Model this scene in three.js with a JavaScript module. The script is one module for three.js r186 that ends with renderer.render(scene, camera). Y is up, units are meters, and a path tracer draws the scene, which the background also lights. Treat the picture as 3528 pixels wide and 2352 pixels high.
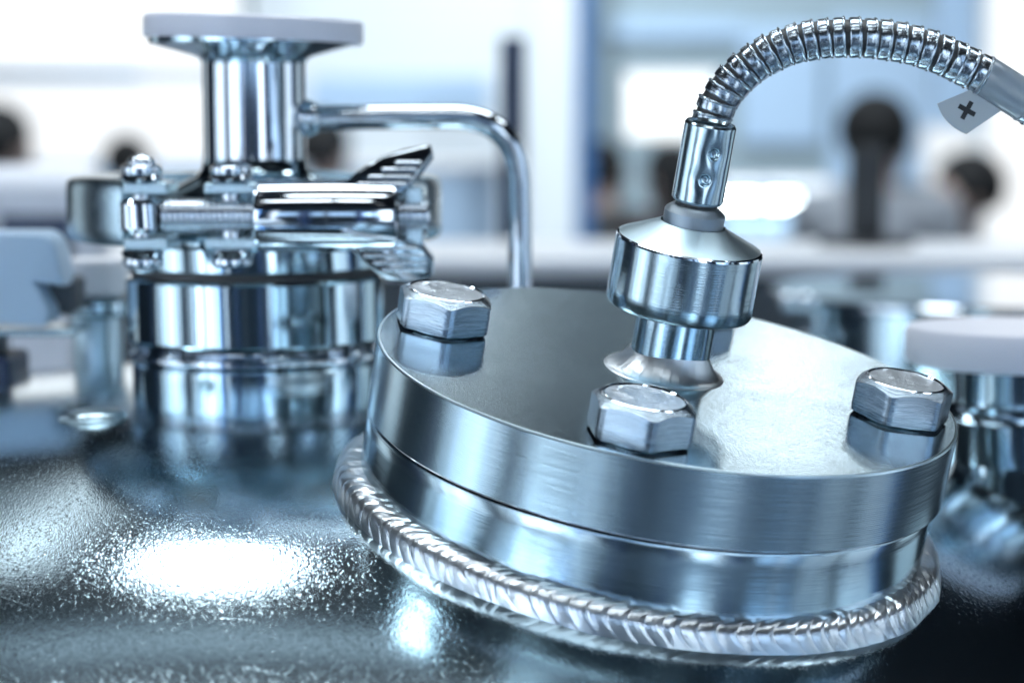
import * as THREE from 'three';
import { mergeGeometries, toCreasedNormals } from 'three/addons/utils/BufferGeometryUtils.js';
import { RoundedBoxGeometry } from 'three/addons/geometries/RoundedBoxGeometry.js';
import { RectAreaLightUniformsLib } from 'three/addons/lights/RectAreaLightUniformsLib.js';

RectAreaLightUniformsLib.init();
const scene = new THREE.Scene();
scene.background = new THREE.Color(0, 0, 0);

// ---------------------------------------------------------------- camera (metres, eye 1.5 m above the hall floor)
const FPX = 5200, EYE = 1.5, PITCH = Math.atan((784 - 250) / FPX);
const camera = new THREE.PerspectiveCamera(2 * Math.atan(784 / FPX) * 180 / Math.PI, 2352 / 1568, 0.02, 60);
camera.position.set(0, EYE, 0);
camera.rotation.x = -PITCH;
camera.focus = 0.462;
camera.userData.fStop = 11;
camera.updateMatrixWorld(true);

const renderer = new THREE.WebGLRenderer({ antialias: true });
renderer.toneMapping = THREE.LinearToneMapping;
renderer.toneMappingExposure = 1.0;
renderer.shadowMap.enabled = true;

// ---------------------------------------------------------------- hall lamps: [x, z, width, depth, radiance] on the ceiling at 6 m
const CEIL = 6.0;
const LAMPS = [
  ['square', -0.84, -5.4, 0.56, 0.46, 32, 'small intense ceiling lamp panel over the aisle in front of the vessel'],
  ['batten', -2.0, -7.7, 0.34, 4.4, 1.5, 'long narrow ceiling batten running away at the left'],
  ['field', -0.1, -3.85, 3.4, 0.3, 0.5, 'thin dim ceiling strip running across the aisle nearest the camera'],
  ['field', -2.0, -8.4, 3.6, 2.4, 0.13, 'wide dim blue luminous ceiling field at the far left'],
  ['square', 2.2, -10.0, 0.7, 0.9, 3.6, 'bright ceiling lamp panel at the right, nearer of the two far ones'],
  ['square', 2.6, -11.5, 1.1, 0.8, 6, 'bright ceiling lamp panel at the right, farther of the two far ones'],
  ['field', 1.05, -11.2, 1.3, 1.3, 0.4, 'dim blue luminous ceiling field over the middle of the far aisle'],
  ['field', 3.3, -10.2, 0.7, 2.2, 0.45, 'dim blue luminous ceiling field at the far right'],
  ['batten', 0.5, -9.72, 0.5, 0.12, 13, 'short bright ceiling batten over the middle of the far aisle'],
  ['batten', 0.85, -10.35, 0.3, 0.1, 9, 'shortest bright ceiling batten over the middle of the far aisle'],
  ['square', -3.2, -1.0, 1.2, 1.2, 14, 'ceiling lamp panel left of and above the vessel'],
  ['square', 3.6, -1.5, 1.2, 1.2, 11, 'ceiling lamp panel right of and above the vessel'],
  ['square', 0.2, -1.75, 3.8, 1.9, 8, 'wide ceiling lamp panel right above the vessel'],
  ['square', 0.0, 1.2, 2.6, 0.5, 6, 'wide ceiling lamp panel just behind the camera'],
  ['square', -0.6, 3.2, 3.6, 0.5, 6, 'long ceiling lamp panel far behind the camera'],
];

// ---------------------------------------------------------------- helpers
let seed = 20240611;
function rnd() { seed = (seed + 0x6D2B79F5) | 0; let t = Math.imul(seed ^ (seed >>> 15), 1 | seed); t = (t + Math.imul(t ^ (t >>> 7), 61 | t)) ^ t; return ((t ^ (t >>> 14)) >>> 0) / 4294967296; }
function hash(x, y) { let h = Math.imul(x, 374761393) + Math.imul(y, 668265263) | 0; h = Math.imul(h ^ (h >>> 13), 1274126177); return ((h ^ (h >>> 16)) >>> 0) / 4294967296; }
function vnoise(x, y, px = 1 << 20, py = px) {
  const xi = Math.floor(x), yi = Math.floor(y), fx = x - xi, fy = y - yi, u = fx * fx * (3 - 2 * fx), v = fy * fy * (3 - 2 * fy);
  const m = (a, p) => ((a % p) + p) % p, x0 = m(xi, px), x1 = m(xi + 1, px), y0 = m(yi, py), y1 = m(yi + 1, py);
  const a = hash(x0, y0), b = hash(x1, y0), c = hash(x0, y1), d = hash(x1, y1);
  return a + (b - a) * u + (c - a) * v + (a - b - c + d) * u * v;
}
function texture(w, h, fn, srgb = false) {
  const d = new Uint8Array(w * h * 4);
  for (let y = 0; y < h; y++) for (let x = 0; x < w; x++) {
    const v = fn(x, y), i = (y * w + x) * 4;
    if (typeof v === 'number') { d[i] = d[i + 1] = d[i + 2] = Math.max(0, Math.min(255, v * 255)); } else for (let k = 0; k < 3; k++) d[i + k] = Math.max(0, Math.min(255, v[k] * 255));
    d[i + 3] = 255;
  }
  const t = new THREE.DataTexture(d, w, h); t.wrapS = t.wrapT = THREE.RepeatWrapping; t.magFilter = THREE.LinearFilter; t.minFilter = THREE.LinearMipmapLinearFilter; t.generateMipmaps = true;
  if (srgb) t.colorSpace = THREE.SRGBColorSpace; t.needsUpdate = true; return t;
}
function rep(t, u, v) { const c = t.clone(); c.repeat.set(u, v); c.needsUpdate = true; return c; }
const used = {};
function numbered(n) { if (!(n in used)) { used[n] = 0; return n; } used[n]++; return n + '_' + String(used[n]).padStart(3, '0'); }
function sh(o) { o.castShadow = o.receiveShadow = true; return o; }
function part(name, geo, mat, parent) { const m = sh(new THREE.Mesh(geo, mat)); m.name = name; parent.add(m); return m; }
function tag(o, label, category, group, kind) { o.userData.label = label; o.userData.category = category; if (group) o.userData.group = group; if (kind) o.userData.kind = kind; return o; }
function thing(name, label, category, pos = [0, 0, 0], group) { const g = new THREE.Group(); g.name = numbered(name); g.position.set(...pos); scene.add(g); return tag(g, label, category, group); }
function struct(name, geo, mat, label, category = 'structure') { const m = sh(new THREE.Mesh(geo, mat)); m.name = numbered(name); m.userData = { kind: 'structure', label, category }; scene.add(m); return m; }
const mm = 0.001;
function creased(g, a) { g.scale(1e4, 1e4, 1e4); const r = toCreasedNormals(g, a); r.scale(1e-4, 1e-4, 1e-4); return r; }   // that helper joins points nearer than 0.01, too coarse in metres
function revolve(pts, seg = 160, crease = 0.5) {           // pts: [r, y] in mm
  const g = new THREE.LatheGeometry(pts.map(p => new THREE.Vector2(Math.max(p[0], 0) * mm, p[1] * mm)), seg);
  return creased(g, crease);
}
function box(x0, x1, y0, y1, z0, z1, r = 0) {
  const g = r ? new RoundedBoxGeometry(x1 - x0, y1 - y0, z1 - z0, 3, r) : new THREE.BoxGeometry(x1 - x0, y1 - y0, z1 - z0);
  g.translate((x0 + x1) / 2, (y0 + y1) / 2, (z0 + z1) / 2); return g;
}
function clean(g) { for (const k of Object.keys(g.attributes)) if (!['position', 'normal', 'uv'].includes(k)) g.deleteAttribute(k); return g.index ? g.toNonIndexed() : g; }
function merge(list) { return mergeGeometries(list.map(clean)); }
function gridSurface(nu, nv, fn, closeU = false) {         // fn(u, v) -> [x, y, z]
  const pos = [], uv = [], idx = [];
  for (let j = 0; j <= nv; j++) for (let i = 0; i <= nu; i++) { pos.push(...fn(i / nu, j / nv)); uv.push(i / nu, j / nv); }
  for (let j = 0; j < nv; j++) for (let i = 0; i < nu; i++) { const a = j * (nu + 1) + i, b = a + 1, c = a + nu + 1, d = c + 1; idx.push(a, b, d, a, d, c); }
  const g = new THREE.BufferGeometry(); g.setAttribute('position', new THREE.Float32BufferAttribute(pos, 3)); g.setAttribute('uv', new THREE.Float32BufferAttribute(uv, 2)); g.setIndex(idx); g.computeVertexNormals();
  if (closeU) { const n = g.attributes.normal; for (let j = 0; j <= nv; j++) { const a = j * (nu + 1), b = a + nu; const v = new THREE.Vector3(n.getX(a) + n.getX(b), n.getY(a) + n.getY(b), n.getZ(a) + n.getZ(b)).normalize(); n.setXYZ(a, v.x, v.y, v.z); n.setXYZ(b, v.x, v.y, v.z); } }
  return g;
}

// ---------------------------------------------------------------- textures
// brushed/turned lines that run round a lathe part (u round, v along the axis)
const turned = texture(64, 1024, (x, y) => 0.5 + 0.5 * Math.sin(y / 1024 * 36 * 2 * Math.PI) * (0.55 + 0.45 * vnoise(y * 0.11, 3)) * 0.6 + 0.25 * (vnoise(y * 0.5, 7, 64, 512) - 0.5));
const brushed = texture(256, 512, (x, y) => 0.45 * hash(y, 11) + 0.35 * vnoise(x / 24, y, 256 / 24 | 0, 512) + 0.2 * vnoise(x / 8, y / 2, 32, 256));
// isotropic satin grain
const grain = texture(1024, 1024, (x, y) => 0.55 * vnoise(x / 2.2, y / 2.2, 465, 465) + 0.3 * vnoise(x / 7, y / 7, 146, 146) + 0.15 * hash(x, y));
// cloudy wear for roughness
const cloudy = texture(512, 512, (x, y) => { const a = vnoise(x / 64, y / 64, 8) * 0.5 + vnoise(x / 21.33, y / 21.33, 24) * 0.3 + vnoise(x / 6.4, y / 6.4, 80) * 0.2; return 0.55 + 0.45 * a; });
// dome: coarse ground finish with short strokes and long scratches
const domeH = new Float32Array(2048 * 2048).fill(0.5);
{
  const S = 2048;
  for (let y = 0; y < S; y++) for (let x = 0; x < S; x++) domeH[y * S + x] = 0.5 + 0.3 * (vnoise(x / 2, y / 4, 1024, 512) - 0.5) + 0.2 * (hash(x, y >> 1) - 0.5);
  const stroke = (x, y, l, a, w, dep) => { for (let t = 0; t < l; t += 0.7) for (let k = -w; k <= w; k++) { const X = ((Math.round(x + Math.cos(a) * t - Math.sin(a) * k) % S) + S) % S, Y = ((Math.round(y + Math.sin(a) * t + Math.cos(a) * k) % S) + S) % S; domeH[Y * S + X] += dep * (1 - Math.abs(k) / (w + 1)) * Math.sin(Math.PI * Math.min(1, (t + 0.5) / l)); } };
  for (let i = 0; i < 42000; i++) stroke(rnd() * S, rnd() * S, 6 + rnd() * 16, 1.5 + (rnd() - 0.5) * 0.7, rnd() < 0.25 ? 2 : 1, (rnd() - 0.5) * 0.75);
  for (let i = 0; i < 160; i++) stroke(rnd() * S, rnd() * S, 40 + rnd() * 160, rnd() * Math.PI, 1, (rnd() < 0.5 ? -1 : 1) * (0.1 + rnd() * 0.2));
}
const domeTex = texture(2048, 2048, (x, y) => 0.5 + (domeH[y * 2048 + x] - 0.5) * 0.5);

// ---------------------------------------------------------------- materials
const STEEL = new THREE.Color().setRGB(0.5, 0.63, 0.7), STEEL_W = new THREE.Color().setRGB(0.66, 0.71, 0.77), STEEL_D = new THREE.Color().setRGB(0.42, 0.48, 0.54);
function metal(name, color, rough, o = {}) { const m = new THREE.MeshPhysicalMaterial({ color, metalness: 1, roughness: rough, ...o }); m.name = name; return m; }
function matte(name, r, g, b, rough = 0.6, o = {}) { const m = new THREE.MeshPhysicalMaterial({ color: new THREE.Color().setRGB(r, g, b), roughness: rough, ...o }); m.name = name; return m; }
function glow(name, r, g, b, k) { const m = new THREE.MeshStandardMaterial({ color: 0x111111, emissive: new THREE.Color().setRGB(r, g, b), emissiveIntensity: k, roughness: 0.6 }); m.name = name; return m; }
const M = {
  dome: metal('ground steel dome', STEEL, 0.11, { bumpMap: rep(domeTex, 1 / 0.18, 1 / 0.18), bumpScale: 0.000062 }),
  shell: metal('satin steel shell', STEEL, 0.32),
  plateTop: metal('satin plate face', STEEL, 0.18, { bumpMap: rep(grain, 1 / 0.055, 1 / 0.055), bumpScale: 0.00002, roughnessMap: rep(cloudy, 14, 14) }),
  plateSide: metal('turned plate rim', STEEL, 0.18, { bumpMap: rep(turned, 1, 1), bumpScale: 0.000014 }),
  neck: metal('brushed neck ring', STEEL, 0.15, { bumpMap: rep(brushed, 6, 1), bumpScale: 0.000014 }),
  weld: metal('weld metal', new THREE.Color().setRGB(0.74, 0.79, 0.84), 0.28, { bumpMap: rep(grain, 10, 0.3), bumpScale: 0.000015 }),
  bolt: metal('bolt steel', new THREE.Color().setRGB(0.36, 0.43, 0.5), 0.27, { bumpMap: rep(brushed, 2, 0.35), bumpScale: 0.00004, roughnessMap: rep(cloudy, 2, 1) }),
  boltTop: metal('stamped bolt top', STEEL_W, 0.3, { bumpMap: rep(cloudy, 1 / 0.012, 1 / 0.012), bumpScale: 0.0006 }),
  sensor: metal('turned sensor body', STEEL, 0.15, { bumpMap: rep(brushed, 2, 1), bumpScale: 0.000012 }),
  sensorTop: metal('blasted sensor shoulder', STEEL, 0.3, { bumpMap: rep(grain, 3, 2), bumpScale: 0.00002 }),
  sleeve: metal('polished sleeve', STEEL, 0.19),
  collar: metal('dull collar', new THREE.Color().setRGB(0.3, 0.35, 0.4), 0.32, { bumpMap: rep(grain, 2, 1), bumpScale: 0.00004 }),
  coil: metal('hose armour', STEEL_D, 0.2, { bumpMap: rep(cloudy, 1, 1), bumpScale: 0.00012 }),
  core: matte('hose core', 0.012, 0.016, 0.02, 0.5),
  shrink: matte('smoky shrink tube', 0.2, 0.24, 0.28, 0.28, { clearcoat: 0.5, clearcoatRoughness: 0.25 }),
  paper: matte('grey label film', 0.4, 0.44, 0.47, 0.6),
  ink: matte('black ink', 0.006, 0.007, 0.009, 0.6),
  chrome: metal('mirror steel', STEEL_W, 0.07),
  polish: metal('polished nozzle', STEEL, 0.09),
  cast: metal('cast clamp', STEEL, 0.2, { bumpMap: rep(grain, 3, 1), bumpScale: 0.00003 }),
  gasket: matte('black gasket', 0.012, 0.014, 0.018, 0.5),
  cap: matte('milky plastic', 0.7, 0.7, 0.78, 0.35),
  whiteP: matte('white plastic', 0.75, 0.76, 0.82, 0.4),
  blueGrey: matte('blue grey paint', 0.36, 0.48, 0.62, 0.45),
  navy: matte('navy panel', 0.01, 0.025, 0.07, 0.4),
  darkGrey: matte('dark grey plastic', 0.05, 0.06, 0.075, 0.45),
  black: matte('black plastic', 0.008, 0.01, 0.014, 0.5),
  floor: matte('dark hall carpet', 0.025, 0.04, 0.06, 0.85),
  ceil: matte('dark ceiling', 0.02, 0.03, 0.045, 0.9),
  wallW: matte('white stand wall', 0.72, 0.78, 0.84, 0.7),
  wallG: matte('grey teal stand wall', 0.3, 0.39, 0.45, 0.7),
  wallB: matte('blue stand wall', 0.05, 0.17, 0.42, 0.6),
  wallL: matte('pale blue stand wall', 0.42, 0.58, 0.78, 0.65),
  wallD: matte('dark hall wall', 0.02, 0.035, 0.055, 0.8),
  table: matte('white counter', 0.8, 0.81, 0.85, 0.35),
  skin: matte('skin', 0.4, 0.3, 0.27, 0.6),
  hair: matte('black hair', 0.006, 0.007, 0.009, 0.8),
};

// ---------------------------------------------------------------- hall (only the part the metal mirrors and the blurred backdrop needs)
const X0 = -7, X1 = 7, Z0 = -15.5, Z1 = 5.5;
struct('floor', box(X0, X1, -0.1, 0, Z0, Z1), M.floor, 'dark blue hall floor carpet', 'floor');
struct('ceiling', box(X0, X1, CEIL + 0.08, CEIL + 0.2, Z0, Z1), M.ceil, 'dark hall ceiling', 'ceiling');
struct('wall_left', box(X0 - 0.1, X0, 0, CEIL + 0.08, Z0, Z1), M.wallD, 'dark hall wall at the left', 'wall');
struct('wall_right', box(X1, X1 + 0.1, 0, CEIL + 0.08, Z0, Z1), M.wallD, 'dark hall wall at the right', 'wall');
struct('wall_back', box(X0, X1, 0, CEIL + 0.08, Z0 - 0.1, Z0), M.wallD, 'dark hall wall at the far end', 'wall');
struct('wall_front', box(X0, X1, 0, CEIL + 0.08, Z1, Z1 + 0.1), M.wallD, 'dark hall wall behind the camera', 'wall');

const COOL = new THREE.Color().setRGB(0.88, 0.96, 1.0), FIELD = new THREE.Color().setRGB(0.62, 0.84, 1.0);
function areaLight(parent, w, h, k, pos, look) { const l = new THREE.RectAreaLight(COOL, k, w, h); l.position.set(...pos); parent.add(l); l.lookAt(...look); return l; }
for (const [kind, x, z, w, d, k, label] of LAMPS) {
  const g = thing('ceiling_lamp', label, 'ceiling lamp', [x, CEIL, z], 'hall ceiling lamps');
  part('housing', box(-w / 2 - 0.03, w / 2 + 0.03, 0, 0.08, -d / 2 - 0.03, d / 2 + 0.03), M.darkGrey, g);
  part('diffuser', box(-w / 2, w / 2, -0.012, -0.002, -d / 2, d / 2), glow('lamp glow', 0.8, 0.92, 1, Math.min(k, 1.2)), g);
  const l = new THREE.RectAreaLight(kind === 'field' ? FIELD : COOL, k, w, d); l.position.set(0, -0.02, 0); l.rotation.x = -Math.PI / 2; g.add(l);
}

// ---------------------------------------------------------------- far stands: px, py are the photograph's own bearings turned into metres at distance D
const X = (px, D) => (px - 1176) / FPX * D;
const Y = (py, D) => EYE - D * Math.tan(Math.atan((py - 784) / FPX) + PITCH);
function lightWall(name, label, x0, x1, y0, y1, z, k, tint, face = 1, stripes = false) {      // a backlit fabric wall: frame, lit fabric, and its light
  const g = thing(name, label, 'light wall', [(x0 + x1) / 2, 0, z]);
  const w = x1 - x0, h = y1 - y0;
  part('frame', box(-w / 2 - 0.03, w / 2 + 0.03, 0, y1 + 0.03, face > 0 ? -0.12 : 0.004, face > 0 ? -0.004 : 0.12), M.wallW, g);
  part('lit_fabric', box(-w / 2, w / 2, y0, y1, face > 0 ? 0 : -0.006, face > 0 ? 0.006 : 0), glow('lit fabric', ...tint, k), g);
  if (stripes) { let x = -w / 2 + 0.05 + rnd() * 0.15; for (let i = 0; x < w / 2 - 0.1 && i < 26; i++) { const sw = 0.012 + rnd() * rnd() * 0.2, e = Math.min(x + sw, w / 2 - 0.02); part('printed_panel', box(x, e, y0 + 0.02, y1 - 0.02 - rnd() * 0.4, face > 0 ? 0.012 : -0.02, face > 0 ? 0.02 : -0.012), [M.wallL, M.wallB, M.darkGrey, M.navy, M.black][Math.floor(rnd() * 5)], g); x = e + 0.02 + rnd() * rnd() * 0.3; } }
  return g;
}
// left: large lit wall in two fields with a rail between
lightWall('light_wall', 'large white backlit wall filling the upper left corner', X(-600, 11), X(545, 11), Y(152, 11), 3.4, -11, 1.3, [0.95, 0.98, 1]);
lightWall('light_wall', 'white backlit wall field below the grey rail at the left', X(-600, 11), X(545, 11), Y(372, 11), Y(188, 11), -11, 1.2, [0.93, 0.97, 1]);
{
  const t = thing('wall_rail', 'pale blue grey rail between two fields of the lit wall', 'rail', [X(0, 11), 0, -10.97]);
  part('rail', box(X(-600, 11) - X(0, 11), X(330, 11) - X(0, 11), Y(190, 11), Y(155, 11), 0, 0.05, 0.01), M.blueGrey, t);
  const d = thing('stand_wall', 'blue lower stand wall under the lit field at the left', 'wall', [X(0, 11), 0, -10.96]);
  part('panel', box(X(-600, 11) - X(0, 11), X(700, 11) - X(0, 11), 0, Y(380, 11), -0.05, 0, 0.005), M.wallL, d);
  // middle: pale stand
  const pw = thing('stand_wall', 'pale white stand wall right of the tall pipe', 'wall', [X(850, 12), 0, -12.4]);
  part('panel', box(X(560, 12) - X(850, 12), X(1330, 12) - X(850, 12), 0, 3.6, -0.08, 0), M.wallW, pw);
  part('blue_band', box(X(700, 12) - X(850, 12), X(1120, 12) - X(850, 12), Y(262, 12), Y(172, 12), 0.002, 0.02), M.wallL, pw);
  const fas = thing('stand_counter', 'pale blue counter in front of the white stand wall', 'counter', [X(900, 10), 0, -10.3]);
  part('front', box(X(690, 10) - X(900, 10), X(1140, 10) - X(900, 10), 0, Y(395, 10), -0.5, 0, 0.01), M.wallL, fas);
  part('top', box(X(680, 10) - X(900, 10), X(1150, 10) - X(900, 10), Y(395, 10) + 0.002, Y(395, 10) + 0.035, -0.53, 0.03, 0.008), M.table, fas);
  const pole = thing('banner_pole', 'dark navy upright post of the stand left of centre', 'post', [X(1176, 2.0), 0, -2.0]);
  part('post', box(X(1148, 2) - X(1176, 2), X(1206, 2) - X(1176, 2), 0, Y(84, 2), -0.012, 0.012, 0.003), M.navy, pole);
  part('foot', box(-0.1, 0.1, 0, 0.012, -0.1, 0.1, 0.004), M.darkGrey, pole);
  const col = thing('stand_column', 'broad white square column left of the grey stand wall', 'column', [X(1262, 8.5), 0, -8.5]);
  part('shaft', box(X(1212, 8.5) - X(1262, 8.5), X(1322, 8.5) - X(1262, 8.5), 0, 3.4, -0.1, 0.1, 0.01), M.wallW, col);
  const bs = thing('stand_banner', 'deep blue vertical strip beside the white column', 'banner', [X(1340, 9), 0, -9]);
  part('strip', box(X(1322, 9) - X(1340, 9), X(1362, 9) - X(1340, 9), 0, 3.4, -0.02, 0.02), M.wallB, bs);
  // right: grey teal stand with screens
  const gw = thing('stand_wall', 'grey teal stand wall behind the arched hose', 'wall', [X(1800, 13), 0, -13]);
  part('panel', box(X(1320, 13) - X(1800, 13), X(2420, 13) - X(1800, 13), 0, 3.8, -0.1, 0), M.wallG, gw);
  for (const [a, b, y0, y1] of [[1400, 1700, 90, 50], [1700, 1880, 330, 60], [1900, 2230, 420, 40]]) part('raised_panel', box(X(a, 13) - X(1800, 13), X(b, 13) - X(1800, 13), Y(y0, 13), Y(y1, 13), 0.003, 0.05, 0.01), M.wallL, gw);
  const rc = lightWall('light_wall', 'bright white lit column at the right edge', X(2268, 9), X(2900, 9), 0.05, 3.2, -9, 1.15, [0.95, 0.98, 1]);
  const lc = thing('stand_wall', 'pale blue side panel left of the bright right column', 'wall', [X(2200, 9.6), 0, -9.6]);
  part('panel', box(X(2140, 9.6) - X(2200, 9.6), X(2266, 9.6) - X(2200, 9.6), 0, 3.3, -0.05, 0.05, 0.01), M.wallL, lc);
  // screens
  const sc1 = thing('display_screen', 'blank white glowing screen left of the arched hose', 'screen', [X(1540, 9.4), Y(245, 9.4), -9.4]);
  part('bezel', box(X(1432, 9.4) - X(1540, 9.4), X(1648, 9.4) - X(1540, 9.4), Y(322, 9.4) - Y(245, 9.4), Y(164, 9.4) - Y(245, 9.4), -0.05, 0, 0.008), M.whiteP, sc1);
  part('panel', box(X(1440, 9.4) - X(1540, 9.4), X(1640, 9.4) - X(1540, 9.4), Y(314, 9.4) - Y(245, 9.4), Y(172, 9.4) - Y(245, 9.4), 0.002, 0.006), glow('screen glow', 0.95, 1, 1, 1.7), sc1);
  part('stand', box(-0.025, 0.025, -Y(245, 9.4), Y(322, 9.4) - Y(245, 9.4) - 0.002, -0.05, -0.01, 0.004), M.whiteP, sc1);
  const sc2 = thing('display_screen', 'pale glowing screen under the hose end', 'screen', [X(2190, 9.2), Y(350, 9.2), -9.2]);
  part('bezel', box(X(2118, 9.2) - X(2190, 9.2), X(2262, 9.2) - X(2190, 9.2), Y(425, 9.2) - Y(350, 9.2), Y(290, 9.2) - Y(350, 9.2), -0.05, 0, 0.008), M.whiteP, sc2);
  part('panel', box(X(2126, 9.2) - X(2190, 9.2), X(2254, 9.2) - X(2190, 9.2), Y(418, 9.2) - Y(350, 9.2), Y(297, 9.2) - Y(350, 9.2), 0.002, 0.006), glow('screen glow', 0.9, 0.96, 1, 1.0), sc2);
  part('stand', box(-0.025, 0.025, -Y(350, 9.2), Y(425, 9.2) - Y(350, 9.2) - 0.002, -0.05, -0.01, 0.004), M.whiteP, sc2);
  // glass case lit by a row of small lamps
  const caseG = thing('display_case', 'pale blue counter with a row of small bright lamps right of the sensor', 'display case', [X(1790, 7.6), 0, -7.6]);
  part('cabinet', box(X(1655, 7.6) - X(1790, 7.6), X(1925, 7.6) - X(1790, 7.6), 0, Y(500, 7.6), -0.4, 0, 0.01), M.wallL, caseG);
  part('canopy', box(X(1655, 7.6) - X(1790, 7.6), X(1925, 7.6) - X(1790, 7.6), Y(430, 7.6), Y(418, 7.6), -0.4, 0, 0.004), M.whiteP, caseG);
  part('rear_panel', box(X(1655, 7.6) - X(1790, 7.6), X(1925, 7.6) - X(1790, 7.6), Y(500, 7.6) + 0.001, Y(430, 7.6) - 0.001, -0.4, -0.37), M.wallL, caseG);
  for (const px of [1668, 1695, 1722, 1772, 1800, 1828, 1856, 1880]) { const b = part('lamp_bulb', new THREE.SphereGeometry(0.017, 16, 12), glow('bulb glow', 0.9, 1, 1, 26), caseG); b.position.set(X(px, 7.6) - X(1790, 7.6), Y(460, 7.6), 0.02); }
}
// stand spotlights: a can on a stem under the ceiling, its lit lens, its light
function spotlight(label, pos, at, cd, cone = 0.75, soft = 0.6) {
  const g = thing('stand_spotlight', label, 'spotlight', pos, 'stand spotlights');
  const dir = new THREE.Vector3(at[0] - pos[0], at[1] - pos[1], at[2] - pos[2]).normalize(), q = new THREE.Quaternion().setFromUnitVectors(new THREE.Vector3(0, -1, 0), dir);
  const can = part('can', new THREE.LatheGeometry([[0.001, 0.13], [0.05, 0.13], [0.06, 0.1], [0.075, 0], [0.07, 0.002], [0.05, 0.09]].map(p => new THREE.Vector2(...p)), 32), M.black, g); can.quaternion.copy(q);
  const lens = part('lens', new THREE.CylinderGeometry(0.066, 0.066, 0.006, 32), glow('spot lens', 0.95, 0.98, 1, 3), g); lens.quaternion.copy(q); lens.position.copy(dir).multiplyScalar(-0.018);
  part('stem', new THREE.CylinderGeometry(0.008, 0.008, CEIL - pos[1] + 0.02, 12).translate(0, (CEIL - pos[1]) / 2 + 0.08, 0), M.black, g);
  const l = new THREE.SpotLight(COOL, cd, 0, cone, soft, 2); l.position.copy(dir).multiplyScalar(0.02); l.target.position.copy(dir); l.castShadow = true; l.shadow.radius = 3; g.add(l, l.target);
}
spotlight('black spotlight over the pale stand wall', [-0.9, 4.6, -9.6], [-0.7, 1.4, -12.4], 46);
spotlight('black spotlight over the white column', [0.4, 4.6, -6.0], [0.2, 1.4, -8.5], 45);
spotlight('black spotlight over the left half of the grey stand wall', [0.9, 4.6, -12.0], [1.0, 1.5, -13], 18);
spotlight('black spotlight over the right half of the grey stand wall', [3.6, 4.6, -9.4], [2.4, 1.5, -13], 34);
spotlight('black spotlight over the seated visitors at the right', [1.0, 4.4, -4.4], [1.3, 1.0, -7], 14);
spotlight('black spotlight over the seated visitors at the left', [-1.8, 4.4, -5.2], [-1.0, 1.0, -9.5], 28);

// stands on the camera's side, which the polished metal mirrors: spotlit panels and round display columns on an arc (az: degrees from straight ahead, clockwise)
const around = (az, r) => [Math.sin(az * Math.PI / 180) * r, -Math.cos(az * Math.PI / 180) * r];
function arcWall(label, az, r, w, mat, spots) {
  const [x, z] = around(az, r), g = thing('stand_wall', label, 'wall', [x, 0, z]); g.rotation.y = Math.PI - az * Math.PI / 180 + Math.PI; 
  part('panel', box(-w / 2, w / 2, 0.02, 2.7, -0.05, 0), mat, g); part('base_rail', box(-w / 2, w / 2, 0, 0.019, -0.08, 0.03), M.darkGrey, g);
  for (const [da, cd, ty] of spots) { const [sx, sz] = around(az + da, r - 0.85), [tx, tz] = around(az + da, r); spotlight('black spotlight aimed at the ' + label.replace(/ (behind|left of|right of).*/, '') + (da < 0 ? ' on its anticlockwise side' : ' on its clockwise side'), [sx, 3.3, sz], [tx, ty, tz], cd, 0.5, 1); }
}
arcWall('broad white stand wall left of the camera', -92, 2.9, 1.5, M.wallW, [[-7, 95, 1.2], [8, 40, 0.9]]);
arcWall('white stand wall corner piece behind the camera at the left', -133, 2.9, 1.5, M.wallW, [[-8, 200, 0.9], [8, 120, 0.5]]);
arcWall('slim white stand wall behind the camera at the right', 156, 2.8, 0.42, M.wallW, [[0, 260, 1.0]]);
arcWall('pale blue stand wall behind the camera at the far right', 122, 2.9, 1.2, M.wallL, [[-6, 60, 0.9], [7, 25, 0.6]]);
arcWall('pale stand wall right of the camera', 80, 2.9, 1.1, M.wallW, [[6, 50, 1.1]]);
{ const fa = thing('stand_fascia', 'pale blue overhead fascia of the stand behind the camera', 'fascia', [-0.1, 0, 2.9]); part('board', box(-1.2, 1.1, 1.55, 2.3, 0, 0.05, 0.01), M.wallL, fa); for (const x of [-1.16, 1.06]) part('post', box(x - 0.03, x + 0.03, 0, 1.549, 0, 0.05), M.navy, fa); }
spotlight('black spotlight over the blue fascia behind the camera', [-0.1, 4.0, 1.7], [-0.1, 1.9, 2.9], 32, 0.75, 1);
function sideWall(label, x, z0, z1, y1, k, tint, y0 = 0.1) { const g = lightWall('light_wall', label, -(z1 - z0) / 2, (z1 - z0) / 2, y0, y1, 0, k, tint, 1); g.position.set(x, 0, (z0 + z1) / 2); g.rotation.y = x < 0 ? Math.PI / 2 : -Math.PI / 2; }
sideWall('white backlit side wall far at the left', -4.6, -5.2, -3.6, 2.8, 1.0, [0.8, 0.92, 1]);
sideWall('pale blue backlit side wall far at the right', 4.2, -4.6, -2.6, 2.6, 0.8, [0.7, 0.88, 1]);
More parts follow.
